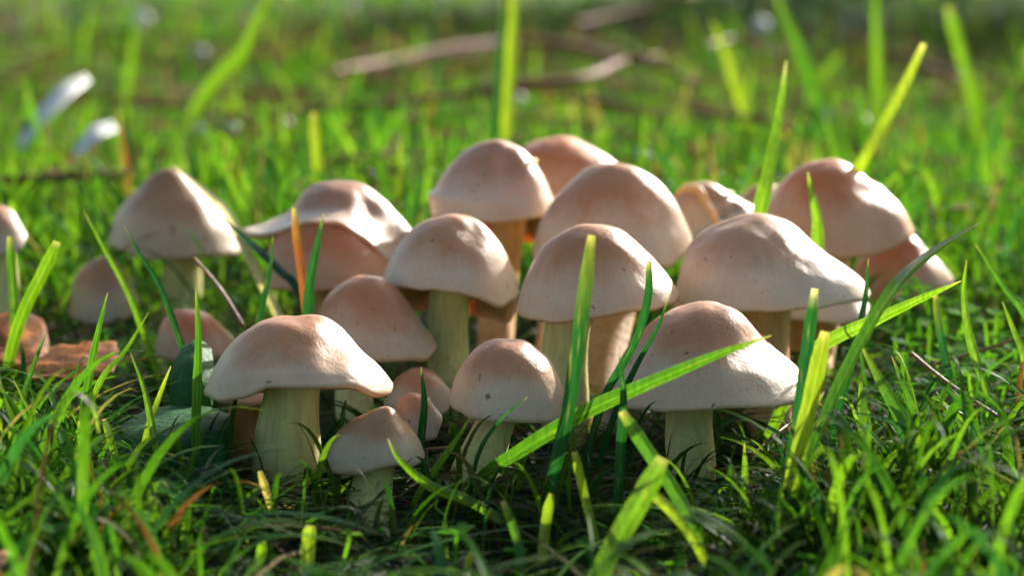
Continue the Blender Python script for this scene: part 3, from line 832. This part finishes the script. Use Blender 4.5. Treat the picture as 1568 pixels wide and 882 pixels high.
BLADES = [
 ([(906,360,.60),(893,470,.60),(872,620,.60),(850,720,.60),(838,780,.60)], 25, 'deep', 'tall dark upright blade in front of the large domed peach mushroom', .2, 'blunt'),
 ([(1181,514,.60),(1100,543,.605),(1000,585,.61),(900,630,.615),(800,690,.62),(730,740,.63)], 28, 'mid', 'broad bright blade slanting across the broad crossed mushroom', .35, 'point'),
 ([(1502,340,.66),(1430,385,.64),(1370,440,.62),(1310,540,.61),(1255,660,.60),(1205,800,.59)], 25, 'mid', 'long arching blade rising past the widest cap and bending over its end', .6, 'point'),
 ([(1472,430,.66),(1400,462,.67),(1330,495,.68),(1275,520,.69),(1230,560,.70)], 25, 'bright', 'bright blade lying crosswise under the long arching one', .2, 'point'),
 ([(1248,442,.605),(1238,520,.605),(1225,620,.60),(1208,740,.60)], 22, 'deep', 'dark blade with a pale cut tip standing before the widest cap', .2, 'blunt'),
 ([(1264,508,.59),(1245,600,.59),(1222,700,.588),(1196,830,.585)], 30, 'lime', 'broad yellow green blade beside the dark one with pale cut tip', .3, 'blunt'),
 ([(1262,600,.60),(1238,640,.60),(1215,700,.595)], 16, 'bright', 'short side blade forking from the broad yellow green one', .2, 'point'),
 ([(1204,92,.815),(1193,180,.81),(1178,260,.80),(1163,330,.795)], 27, 'bright', 'tall green blade with whitish tip behind the widest cap', .3, 'point'),
 ([(1415,66,.86),(1390,120,.86),(1350,195,.855),(1313,262,.85),(1290,300,.90)], 20, 'lime', 'thin straight blade leaning onto the orange mushroom at the back', .2, 'blunt'),
 ([(1237,263,.78),(1244,300,.78),(1252,345,.78),(1252,400,.79)], 27, 'bright', 'short broad blade in front of the orange mushroom at the back', .2, 'point'),
 ([(994,400,.64),(992,460,.64),(970,530,.64),(930,600,.64),(905,680,.64)], 15, 'deep', 'thin dark curved blade before the rim of the large domed mushroom', .3, 'blunt'),
 ([(1024,452,.65),(1008,500,.65),(975,560,.65),(940,640,.65)], 12, 'deep', 'thin dark blade just beside the thin curved one', .3, 'point'),
 ([(948,540,.61),(955,610,.61),(950,700,.61),(945,790,.61)], 18, 'deep', 'dark blade standing behind the pale stump tipped one', .2, 'point'),
 ([(952,630,.585),(985,680,.585),(1035,755,.58),(1075,830,.575)], 24, 'mid', 'greyish green blade with cut pale tip in front of the crossed mushroom stem', .25, 'blunt'),
 ([(1015,702,.55),(985,760,.548),(950,820,.545),(915,890,.54)], 38, 'bright', 'broad blurred bright blade near the lens', .2, 'blunt'),
 ([(975,742,.56),(1020,775,.56),(1065,830,.56),(1090,890,.56)], 18, 'lime', 'narrow lime blade bending over with a pale tip near the broad blurred one', .25, 'blunt'),
 ([(300,440,.64),(304,520,.64),(302,600,.64),(300,690,.64)], 17, 'mid', 'upright blade before the rim of the thick stemmed broad mushroom', .3, 'point'),
 ([(165,448,.66),(150,510,.66),(138,570,.66),(128,640,.66)], 16, 'mid', 'upright blade in front of the dull brown mushroom', .3, 'point'),
 ([(128,322,.75),(160,380,.75),(188,430,.75),(210,480,.75)], 13, 'bright', 'thin blade leaning before the brown pointed mushroom', .3, 'point'),
 ([(190,345,.72),(212,385,.72),(238,425,.72),(262,480,.72)], 12, 'deep', 'thin dark blade leaning before the brown pointed mushroom', .3, 'point'),
 ([(450,318,.74),(454,360,.74),(460,405,.74),(466,450,.74)], 15, 'red', 'red brown withered blade in front of the wavy flared brim', .2, 'blunt'),
 ([(496,325,.735),(486,375,.735),(476,425,.735),(472,475,.735)], 20, 'deep', 'dark green blade with white tip in front of the wavy flared brim', .2, 'point'),
 ([(418,362,.735),(414,410,.735),(404,460,.735),(395,510,.735)], 13, 'deep', 'narrow dark green blade below the flared lip of the wavy mushroom', .3, 'point'),
 ([(335,330,.82),(380,368,.80),(430,415,.785),(460,450,.78)], 15, 'deep', 'dark blade continuing down from the dry whitish one', .3, 'point'),
 ([(263,250,.84),(290,272,.835),(325,303,.83),(358,342,.83)], 20, 'white', 'dry whitish blade lying over the brown pointed cap', .5, 'point'),
 ([(-10,632,.625),(40,690,.62),(90,742,.615),(138,782,.612)], 22, 'lime', 'yellow green fallen blade lying by the clover leaves', .2, 'blunt'),
 ([(124,645,.62),(130,690,.62),(140,740,.62),(146,790,.615)], 20, 'bright', 'short stout blade beside the yellow green fallen one', .3, 'blunt'),
 ([(160,642,.64),(168,670,.64),(176,700,.64)], 13, 'bright', 'stubby blade just before the curled green leaf', .3, 'blunt'),
 ([(594,672,.60),(612,705,.60),(660,745,.605),(720,768,.61),(785,812,.61)], 19, 'bright', 'blade with a lit tip bending low past the small brown topped mushroom', .2, 'point'),
 ([(645,562,.66),(650,620,.66),(645,680,.66),(650,730,.655)], 15, 'deep', 'dark upright blade in front of the tiny cap pair', .3, 'point'),
 ([(722,636,.63),(700,672,.63),(672,712,.63),(640,760,.63)], 13, 'bright', 'slanting blade with lit tip before the stem of the smooth dome', .3, 'point'),
 ([(808,608,.63),(770,640,.63),(735,690,.63),(720,760,.63)], 8, 'deep', 'hair thin dark blade leaning over the smooth dome rim', .3, 'point'),
 ([(880,692,.59),(893,750,.59),(908,810,.59),(918,850,.588)], 16, 'lime', 'narrow lime blade standing beside the foot of the tall dark upright one', .25, 'blunt'),
 ([(845,757,.58),(838,790,.58),(832,840,.578),(830,890,.575)], 18, 'lime', 'short lit blade directly below the tall dark upright one', .25, 'blunt'),
 ([(770,768,.575),(785,805,.575),(798,850,.572),(806,895,.57)], 15, 'mid', 'narrow pale tipped blade in the shaded foreground', .25, 'blunt'),
 ([(672,832,.565),(680,860,.565),(686,895,.56)], 13, 'mid', 'stub of cut blade in the shaded foreground', .25, 'blunt'),
 ([(722,845,.56),(716,870,.56),(712,900,.555)], 14, 'lime', 'short stub of lit blade in the shaded foreground', .25, 'blunt'),
 ([(475,806,.565),(472,840,.565),(470,900,.56)], 24, 'lime', 'stout lit stub standing in front of the thick stemmed mushroom', .2, 'blunt'),
 ([(403,828,.56),(398,860,.56),(394,900,.555)], 17, 'bright', 'thin lit stub beside the stout lit stub', .2, 'blunt'),
 ([(398,722,.60),(412,765,.60),(430,815,.60),(445,860,.595)], 14, 'straw', 'pale dry blade below the thick cream stem', .3, 'blunt'),
 ([(1318,528,.63),(1370,620,.62),(1430,710,.61),(1500,780,.60),(1580,835,.59)], 32, 'mid', 'broad drooping blade running down beside the red needle pair', .3, 'point'),
 ([(1480,398,.70),(1476,450,.70),(1486,520,.695),(1515,600,.69),(1540,650,.685)], 18, 'bright', 'upright blade curving beside the red needle pair', .35, 'point'),
 ([(1432,450,.72),(1440,510,.72),(1455,580,.715),(1465,640,.71)], 14, 'deep', 'grey green narrow blade near the thin tan needle', .3, 'blunt'),
 ([(1330,395,.70),(1326,450,.70),(1315,510,.69),(1300,570,.685)], 16, 'deep', 'dark straight blade behind the arching one at the end of the widest cap', .3, 'point'),
 ([(1318,570,.64),(1322,640,.635),(1350,710,.63),(1385,770,.625)], 18, 'bright', 'curved blade bowing out beside the broad drooping one', .35, 'point'),
 ([(1365,545,.66),(1395,610,.655),(1430,670,.65),(1480,740,.64)], 18, 'mid', 'blade with a withered brown tip behind the broad drooping one', .3, 'point'),
 ([(1140,678,.61),(1141,730,.61),(1139,790,.607)], 15, 'bright', 'short upright blade in front of the crossed mushroom foot', .25, 'point'),
 ([(1312,715,.60),(1280,745,.60),(1235,780,.60)], 10, 'lime', 'thin blade leaning low over the bare soil', .3, 'point'),
 ([(480,172,1.05),(484,220,1.05),(490,290,1.05)], 22, 'lime', 'stout sunlit blade behind the wavy brimmed mushroom', .2, 'blunt'),
 ([(612,215,1.0),(614,260,1.0),(612,330,1.0)], 20, 'lime', 'sunlit blade in the grass just behind the bell shaped mushroom', .2, 'point'),
 ([(652,190,1.02),(660,240,1.02),(655,300,1.02)], 20, 'bright', 'sunlit blade in the grass just behind the notched mushroom', .2, 'point'),
 ([(782,-60,1.25),(786,20,1.25),(780,100,1.25),(776,190,1.25)], 26, 'lime', 'very tall pale blade standing in the background lawn', .3, 'point'),
 ([(768,-50,1.22),(770,40,1.22),(764,130,1.22),(760,200,1.22)], 20, 'deep', 'very tall dark blade standing beside the very tall pale one', .3, 'point'),
 ([(425,-30,1.45),(398,20,1.45),(372,80,1.45),(310,150,1.45)], 30, 'bright', 'tall leaning blade with a white sunlit tip in the background lawn', .4, 'point'),
 ([(208,30,1.6),(204,90,1.6),(196,160,1.6),(198,220,1.6)], 26, 'bright', 'tall upright blade near the whitish leaves', .3, 'point'),
 ([(1340,-40,1.5),(1342,40,1.5),(1345,130,1.5)], 22, 'bright', 'tall upright blade in the far lawn near the straight twig', .3, 'point'),
 ([(1452,10,1.5),(1466,60,1.5),(1485,130,1.5)], 24, 'bright', 'tall leaning blade in the far lawn near the straight twig', .3, 'blunt'),
 ([(1090,30,1.45),(1112,80,1.45),(1135,150,1.45)], 26, 'lime', 'yellowish blade in the far lawn near the short dark twig', .3, 'point'),
 ([(1180,-30,1.5),(1205,30,1.5),(1228,80,1.5)], 30, 'mid', 'broad green blade in the far lawn near the short dark twig', .3, 'point'),
 ([(15,362,.76),(18,410,.76),(22,460,.76),(24,520,.76)], 16, 'mid', 'upright blade before the pale rosy far mushroom', .3, 'blunt'),
 ([(88,370,.74),(65,420,.74),(40,470,.74),(20,530,.74)], 22, 'bright', 'stout bright blade leaning beside the brown dead leaves', .3, 'blunt'),
 ([(228,478,.665),(190,540,.66),(150,592,.655)], 11, 'bright', 'thin slanting blade before the small dark reddish mushroom', .3, 'point'),
 ([(200,540,.645),(222,600,.64),(240,690,.635)], 13, 'bright', 'narrow blade standing between the two broad green leaves', .3, 'point'),
 ([(262,560,.65),(243,610,.65),(225,668,.645)], 13, 'lime', 'short yellow green blade leaning over the curled leaf crest', .3, 'point'),
 ([(20,580,.645),(52,640,.64),(82,705,.635)], 13, 'bright', 'slim blade crossing above the yellow green fallen one', .3, 'point'),
 ([(72,508,.68),(48,570,.675),(30,640,.67)], 12, 'mid', 'slim blade rising in front of the orange edged dead leaf', .3, 'point'),
 ([(1494,374,.73),(1538,440,.725),(1580,500,.72)], 15, 'mid', 'slim blade leaning outward above the thin tan needle', .3, 'point'),
 ([(1535,462,.70),(1552,505,.70),(1572,560,.695)], 15, 'bright', 'short blade beside the end of the thin tan needle', .3, 'point'),
 ([(1258,722,.605),(1330,762,.60),(1425,805,.595)], 14, 'lime', 'lit blade lying flat below the broad drooping one', .3, 'point'),
 ([(1225,782,.60),(1310,802,.595),(1405,822,.59)], 13, 'bright', 'second flat blade lying next to the flat lit one', .3, 'point'),
 ([(1440,655,.64),(1448,720,.635),(1462,790,.63)], 14, 'mid', 'upright blade between the broad drooping one and the soil needles', .3, 'point'),
]
PALE = {'dark blade with a pale cut tip standing before the widest cap': (0.75, 0.75, 0.68), 'tall green blade with whitish tip behind the widest cap': (0.8, 0.8, 0.75),
        'blade with a withered brown tip behind the broad drooping one': (0.45, 0.2, 0.1)}
for pts, w_, tone, lb, tw, tip in BLADES:
    blade(pts, w_, tone, lb, tw, tip, PALE.get(lb))

# ------------------------------------------------------------------ lawn
def field(x, y, h, w, az, bend, face, cols, nseg=4, fold=True, curl=None):
    """numpy grass: arrays per blade -> verts, quads, colours"""
    n = len(x)
    t = np.linspace(0, 1, nseg + 1)[None, :]
    z0 = ground_z(x, y) - 0.002
    d = np.stack([np.cos(az), np.sin(az)], 1)
    H = h[:, None]
    B = bend[:, None]
    if curl is None:
        out = H * B * t ** 2
        zz = H * t * (1 - 0.38 * B * t)
    else:
        ext = np.sqrt(np.maximum(curl[:, None] ** 2 - H ** 2, 0))
        out = ext * (0.55 * t + 0.45 * t ** 2)
        pk = 0.62 + 0.38 * (1 - np.minimum(1, B))
        zz = H * np.sin(np.minimum(t / pk, 1 + (t - pk) / np.maximum(1 - pk, 0.05) * 0.45 * (t > pk)) * np.pi / 2)
    cx = x[:, None] + d[:, :1] * out
    cy = y[:, None] + d[:, 1:] * out
    cz = z0[:, None] + zz
    prof = (1 - t ** 2.2) * 0.94 + 0.06
    prof = prof * (0.75 + 0.25 * np.minimum(1, t * 3))
    hw = 0.5 * w[:, None] * prof
    sx, sy = np.cos(face)[:, None], np.sin(face)[:, None]
    if fold:
        m = 3
        k = 0.28
        V = np.stack([np.stack([cx - sx * hw, cy - sy * hw, cz], -1),
                      np.stack([cx - sy * hw * k, cy + sx * hw * k, cz], -1),
                      np.stack([cx + sx * hw, cy + sy * hw, cz], -1)], 2)
    else:
        m = 2
        V = np.stack([np.stack([cx - sx * hw, cy - sy * hw, cz], -1), np.stack([cx + sx * hw, cy + sy * hw, cz], -1)], 2)
    per = (nseg + 1) * m
    V = V.reshape(n * per, 3)
    pat = []
    for i in range(nseg):
        for j in range(m - 1):
            q = i * m + j
            pat.append((q, q + 1, q + m + 1, q + m))
    Fq = (np.arange(n)[:, None, None] * per + np.array(pat)[None]).reshape(-1, 4)
    tip = np.clip((t - 0.82) / 0.18, 0, 1)[..., None]
    low = np.clip((0.35 - t) / 0.35, 0, 1)[..., None]
    C = cols[:, None, :] * (1 - 0.55 * tip * (rng.random((n, 1, 1)) < 0.35)) + np.array((0.40, 0.36, 0.18)) * 0.55 * tip * (rng.random((n, 1, 1)) < 0.35)
    C = C * (1 - 0.3 * low) + np.array((0.22, 0.24, 0.10)) * 0.3 * low
    C = np.repeat(C[:, :, None, :], m, 2).reshape(-1, 3)
    C = np.concatenate([C, np.ones((len(C), 1))], 1)
    return V, Fq, C

def palette(n, x, y):
    a = np.array((0.030, 0.125, 0.012)); b = np.array((0.130, 0.270, 0.020)); c = np.array((0.060, 0.190, 0.016)); e = np.array((0.020, 0.100, 0.030))
    u = rng.random((n, 1))
    patch = 0.5 + 0.5 * np.sin(x * 7.3 + np.sin(y * 5.1) * 2)[:, None] * np.cos(y * 6.1 + 1)[:, None]
    k = np.clip(u * 0.75 + patch * 0.3, 0, 1)
    out = np.where(k < 0.5, a + (c - a) * k * 2, c + (b - c) * (k - 0.5) * 2)
    r = rng.random(n)
    out[r < 0.22] = e
    st = r > 0.93
    out[st] = np.array((0.21, 0.20, 0.10)) * (0.6 + 0.5 * rng.random((st.sum(), 1)))
    br = r > 0.985
    out[br] = np.array((0.15, 0.075, 0.045))
    return out * (0.8 + 0.4 * rng.random((n, 1)))

LIM_X = [-200, 60, 120, 170, 300, 330, 620, 660, 1000, 1150, 1225, 1290, 1400, 1568, 1800]
LIM_Y = [540, 560, 610, 710, 750, 790, 800, 800, 780, 770, 740, 650, 590, 550, 520]

def limit(x, y, h, slack):
    """keep foreground blades as short as they are in front of the mushrooms"""
    fwd = y * CP + CAM_H * SP
    px = W0 / 2 + F * x / fwd
    lim = np.interp(px, LIM_X, LIM_Y) + rng.normal(0, slack, len(x))
    b = -(lim - H0 / 2) / F
    zmax = CAM_H + (-SP + b * CP) / (CP + b * SP) * y
    lo = np.where((px > 330) & (px < 1180) & (y < 0.625), 20, 0) + np.where((px > 310) & (px < 1160) & (y < 0.583), 75, 0) 
    b = -(lim + lo - H0 / 2) / F
    zmax = CAM_H + (-SP + b * CP) / (CP + b * SP) * y
    zmax = np.where(y > 0.645, np.maximum(zmax, np.where(y > 0.69, 0.010, 0.0045)), zmax)
    near = y < 0.86
    return np.where(near, np.minimum(h, np.maximum(zmax, 0.004)), h)

def scatter(n, x0, x1, y0, y1):
    return rng.uniform(x0, x1, n), rng.uniform(y0, y1, n)

def under_caps(x, y, h):
    for (cx, cy, cr, cz, bx, by, br) in CAPS:
        d = np.hypot(x - cx, y - cy)
        h = np.where(d < cr * 1.12, np.minimum(h, max(0.004, cz * 0.55)), h)
        h = np.where(np.hypot(x - bx, y - by) < br * 1.05, 0.0, h)
    return h

def lawn(name, n, x0, x1, y0, y1, hmin, hmax, wmin, wmax, nseg, fold, label, bendmax=0.9, near=False, keep=None, tint=1.0, long=None):
    x, y = scatter(n, x0, x1, y0, y1)
    h = rng.beta(1.7, 2.6, n) * (hmax - hmin) + hmin
    h *= 0.78 + 0.35 * (0.5 + 0.5 * np.sin(x * 23 + 4 * np.sin(y * 17)))
    L_ = None
    if long:
        L_ = rng.uniform(long[0], long[1], n)
        h = L_ * rng.uniform(0.25, 0.95, n)
    if near:
        h = limit(x, y, h, 22)
        ppx = W0 / 2 + F * x / (y * CP + CAM_H * SP)
        h = np.where((ppx > 330) & (ppx < 1150) & (y < 0.70) & (rng.random(n) < 0.3), 0.0, h)
        h = under_caps(x, y, h)
    ok = h > 0.0035
    if keep is not None:
        ok &= keep(x, y)
    x, y, h = x[ok], y[ok], h[ok]
    n = len(x)
    w = rng.uniform(wmin, wmax, n)
    w = np.minimum(w, (h if L_ is None else L_[ok]) * 0.16 + 0.0004)
    az = rng.uniform(0, 2 * np.pi, n)
    bend = rng.beta(1.3, 2.6, n) * bendmax
    face = rng.uniform(0, np.pi, n)
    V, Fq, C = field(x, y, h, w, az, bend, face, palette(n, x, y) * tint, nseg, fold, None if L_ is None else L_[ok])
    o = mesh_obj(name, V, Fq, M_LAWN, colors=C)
    tag(o, label, 'grass', kind='stuff')
    return o

lawn('lawn_grass', 6500, -0.34, 0.34, 0.44, 1.12, 0.012, 0.064, 0.0014, 0.0038, 9, True, 'short green grass growing round the mushroom cluster', 1.4, True, long=(0.02, 0.066))
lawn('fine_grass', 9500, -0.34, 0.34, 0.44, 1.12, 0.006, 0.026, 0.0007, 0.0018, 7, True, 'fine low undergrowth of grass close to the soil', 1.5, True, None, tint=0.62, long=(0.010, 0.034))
lawn('background_grass', 27000, -0.8, 0.8, 1.10, 2.3, 0.006, 0.036, 0.0020, 0.0050, 5, True, 'blurred sunlit grass of the lawn behind the mushrooms', 1.5, tint=1.15)
lawn('tall_grass', 5200, -0.8, 0.8, 0.98, 2.6, 0.020, 0.075, 0.0035, 0.0070, 6, True, 'taller tufts of bright grass in the blurred lawn', 1.0, False,
     lambda x, y: np.sin(x * 19 + 3 * np.sin(y * 9)) * np.cos(y * 13 + 2 * np.sin(x * 11)) + 0.35 * rng.normal(size=len(x)) > 0.25)
lawn('shaded_grass', 3000, -0.13, 0.11, 0.555, 0.70, 0.008, 0.022, 0.0012, 0.0030, 9, True, 'dark tangled grass in the shade at the mushroom feet', 1.4, True, tint=0.5, long=(0.012, 0.046))  # tint deepens the cluster's shade in the blade colour
lawn('tuft_grass', 1500, -0.34, 0.34, 0.93, 1.4, 0.022, 0.062, 0.0028, 0.0050, 7, True, 'upright bright blades close behind the cluster', 0.7, tint=1.2)
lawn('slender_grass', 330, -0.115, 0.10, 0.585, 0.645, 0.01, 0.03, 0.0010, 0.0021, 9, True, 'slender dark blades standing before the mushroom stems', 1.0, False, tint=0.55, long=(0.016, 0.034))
lawn('side_grass', 14000, -1.0, 1.0, 0.0, 1.12, 0.010, 0.045, 0.0020, 0.0042, 4, False, 'grass of the lawn to both sides of the cluster', 1.4, False,
     lambda x, y: ((np.abs(x) > 0.33)) & (np.hypot(x, y) > 0.25))
lawn('far_grass', 36000, -2.6, 2.6, 2.25, 6.5, 0.015, 0.055, 0.004, 0.010, 3, False, 'far lawn grass fading out of focus', 1.2)

# low shrubs added beyond the lawn to shade its far part
def shrub(x, y, rx, h, label):
    g = gz(x, y)
    root = empty('low_shrub', (x, y, g))
    tag(root, label, 'shrub', 'low dark shrubs along the edge of the lawn')
    n = 2600
    u = rng.normal(size=(n, 3)); u /= np.linalg.norm(u, axis=1)[:, None]
    k = rng.random(n)[:, None] ** 0.35
    c = u * k * (1 + 0.18 * np.sin(u[:, :1] * 7 + x) * np.cos(u[:, 2:] * 6))
    c = c * np.array((rx, rx * 0.8, h * 0.52)) + np.array((x, y, g + h * 0.55))
    a = rng.normal(size=(n, 3)); a /= np.linalg.norm(a, axis=1)[:, None]
    b = np.cross(a, u); b /= np.linalg.norm(b, axis=1)[:, None] + 1e-9
    l = rng.uniform(0.014, 0.026, n)[:, None]
    V = np.stack([c - a * l, c - b * l * 0.45, c + a * l, c + b * l * 0.45], 1).reshape(-1, 3)
    Fq = np.arange(n * 4).reshape(-1, 4)
    C = np.array((0.022, 0.075, 0.022)) * rng.uniform(0.6, 1.5, (n, 1))
    C = np.concatenate([np.repeat(C, 4, 0), np.ones((n * 4, 1))], 1)
    mesh_obj('foliage', V, Fq, M_CLOVER, root, (x, y, g), colors=C)
    for q in range(3):
        t = Vector((random.uniform(-1, 1) * rx * 0.6, random.uniform(-1, 1) * rx * 0.5, h * 0.8))
        b0 = Vector((x + random.uniform(-.02, .02), y + random.uniform(-.02, .02), g - 0.02))
        tube('stem', [b0, b0 + t * 0.5 + Vector((0, 0, 0.03)), b0 + t], [0.008, 0.006, 0.003], M_BARK, root, 7, 0.2, 10, (x, y, g))
SHRUB = ['low dark shrub with the widest crown at the lawn edge', 'low dark shrub beside the widest crowned one', 'rounded dark shrub between two taller ones',
         'taller dark shrub at the lawn edge', 'dark shrub at the end of the row along the lawn']
for k, (x, y, rx, h) in enumerate([(0.55, 3.45, .36, 0.53), (1.05, 3.3, .30, 0.55), (1.55, 3.3, .28, 0.48), (2.05, 3.2, .30, 0.62), (2.6, 3.1, .30, 0.54)]):
    shrub(x, y, rx, h, SHRUB[k])

# dry litter: short needles and straw lying on the soil
def litter(n, x0, x1, y0, y1, k_, zmax, name, label):
    x, y = scatter(n, x0, x1, y0, y1)
    v, f, c = [], [], []
    for i in range(n):
        a = random.uniform(0, math.pi)
        l = random.uniform(0.008, 0.035) * k_
        w = random.uniform(0.0004, 0.0009) * k_
        z = gz(x[i], y[i]) + random.uniform(0.0005, zmax)
        dz = random.uniform(-0.004, 0.005)
        dx, dy = math.cos(a) * l, math.sin(a) * l
        nx_, ny_ = -math.sin(a) * w, math.cos(a) * w
        b = len(v)
        for k, t in enumerate((-0.5, 0, 0.5)):
            cx, cy, cz = x[i] + dx * t, y[i] + dy * t, z + dz * t + (0.0015 if k == 1 else 0)
            v += [(cx + nx_, cy + ny_, cz), (cx, cy, cz + w), (cx - nx_, cy - ny_, cz)]
        for k in range(2):
            for j in range(2):
                q = b + k * 3 + j
                f.append((q, q + 1, q + 4, q + 3))
        cc = random.choice([(0.28, 0.12, 0.06), (0.22, 0.09, 0.05), (0.30, 0.22, 0.13), (0.16, 0.10, 0.07), (0.33, 0.24, 0.17)])
        c += [(*cc, 1)] * 9
    tag(mesh_obj(name, np.array(v), np.array(f), M_CLOVER, colors=c), label, 'litter', kind='stuff')
litter(900, -0.34, 0.34, 0.48, 1.15, 1.0, 0.006, 'dry_litter', 'dry needles and straw scattered over the soil')
litter(2600, -0.7, 0.9, 1.1, 2.6, 2.4, 0.028, 'background_litter', 'brown straw and needles lying in the blurred lawn')

# clover leaves: three leaflets on a stalk
def clover(spots, name, label):
    v, f, c = [], [], []
    for (cx, cy, hgt, rad) in spots:
        g = gz(cx, cy)
        lean = (random.uniform(-.3, .3), random.uniform(-.3, .3))
        tx, ty, tz = cx + lean[0] * hgt, cy + lean[1] * hgt, g + hgt
        colr = np.array(random.choice([(0.06, 0.22, 0.015), (0.10, 0.27, 0.02), (0.04, 0.16, 0.02)])) * random.uniform(.8, 1.2)
        b = len(v)
        w = 0.0005
        v += [(cx - w, cy, g - 0.001), (cx + w, cy, g - 0.001), (tx + w, ty, tz), (tx - w, ty, tz)]
        f.append((b, b + 1, b + 2, b + 3)); c += [(*colr, 1)] * 4
        a0 = random.uniform(0, 6.28)
        for q in range(3):
            a = a0 + q * 2.094
            dv = Vector((math.cos(a), math.sin(a), random.uniform(-.15, .5))).normalized()
            sd_ = Vector((-math.sin(a), math.cos(a), random.uniform(-.2, .2)))
            upv = dv.cross(sd_).normalized()
            o = Vector((tx, ty, tz))
            b = len(v)
            pr = [(0, 0), (.35, .42), (.75, .55), (1.0, .34), (.92, 0), (1.0, -.34), (.75, -.55), (.35, -.42)]
            for (u, s) in pr:
                v.append(tuple(o + dv * u * rad + sd_ * s * rad + upv * (abs(s) * 0.35) * rad))
            v.append(tuple(o + dv * 0.5 * rad))
            for k in range(8):
                f.append((b + k, b + (k + 1) % 8, b + 8))
            c += [(*colr, 1)] * 8 + [(*(colr * 1.25), 1)]
    return tag(mesh_obj(name, v, f, M_CLOVER, colors=c), label, 'clover', kind='stuff')

sp = []
for _ in range(150):
    px, y = random.uniform(-80, 270), random.uniform(.545, .615)
    x = (px - W0 / 2) / F * (y * 1.03)
    sp.append((x, y, random.uniform(.004, .015), random.uniform(.003, .0058)))
for _ in range(140):
    px, y = random.uniform(1330, 1640), random.uniform(.68, .90)
    x = (px - W0 / 2) / F * (y * 1.03)
    sp.append((x, y, random.uniform(.005, .022), random.uniform(.003, .006)))
for _ in range(220):
    x, y = random.uniform(-.34, .34), random.uniform(.5, 1.2)
    if all(math.hypot(x - q[0], y - q[1]) > q[2] for q in CAPS):
        sp.append((x, y, random.uniform(.004, .012), random.uniform(.0025, .005)))
clover(sp, 'clover_leaves', 'small green clover leaves spreading between the grass')

# small white discs standing in for dew glints on the far grass
for i, (px, py, y, r) in enumerate([(303, 200, 1.42, 9), (355, 197, 1.42, 10), (437, 190, 1.45, 10), (1142, 152, 1.6, 10), (1322, 186, 1.45, 10), (1268, 178, 1.5, 11),
                                    (215, 32, 2.3, 16), (305, 85, 2.0, 15), (1165, 40, 2.3, 15), (795, 150, 1.55, 8), (985, 236, 1.22, 12)]):
    c_ = P(px, py, y)
    rr = r * y / F
    v, f = [tuple(c_ + Vector((0, -0.15 * rr, 0)))], []
    for k in range(3):
        for j in range(12):
            a = j / 12 * 2 * math.pi
            q = (k + 1) / 3
            v.append(tuple(c_ + Vector((math.cos(a) * rr * q, rr * (0.5 * q * q - 0.15) + 0.25 * rr * math.sin(a) * q, math.sin(a) * rr * q * (1 + 0.1 * math.sin(3 * a + i))))))
    for j in range(12):
        f.append((0, 1 + j, 1 + (j + 1) % 12))
        for k in range(2):
            a, b = 1 + k * 12 + j, 1 + k * 12 + (j + 1) % 12
            f.append((a, a + 12, b + 12, b))
    o = mesh_obj('white_petal', v, f, M_LEAF_PALE, None, tuple(c_))
    o.modifiers.new('thickness', 'SOLIDIFY').thickness = 0.0004
    tag(o, 'small round white petal caught in the blurred background grass', 'petal', 'white petals in the background grass')
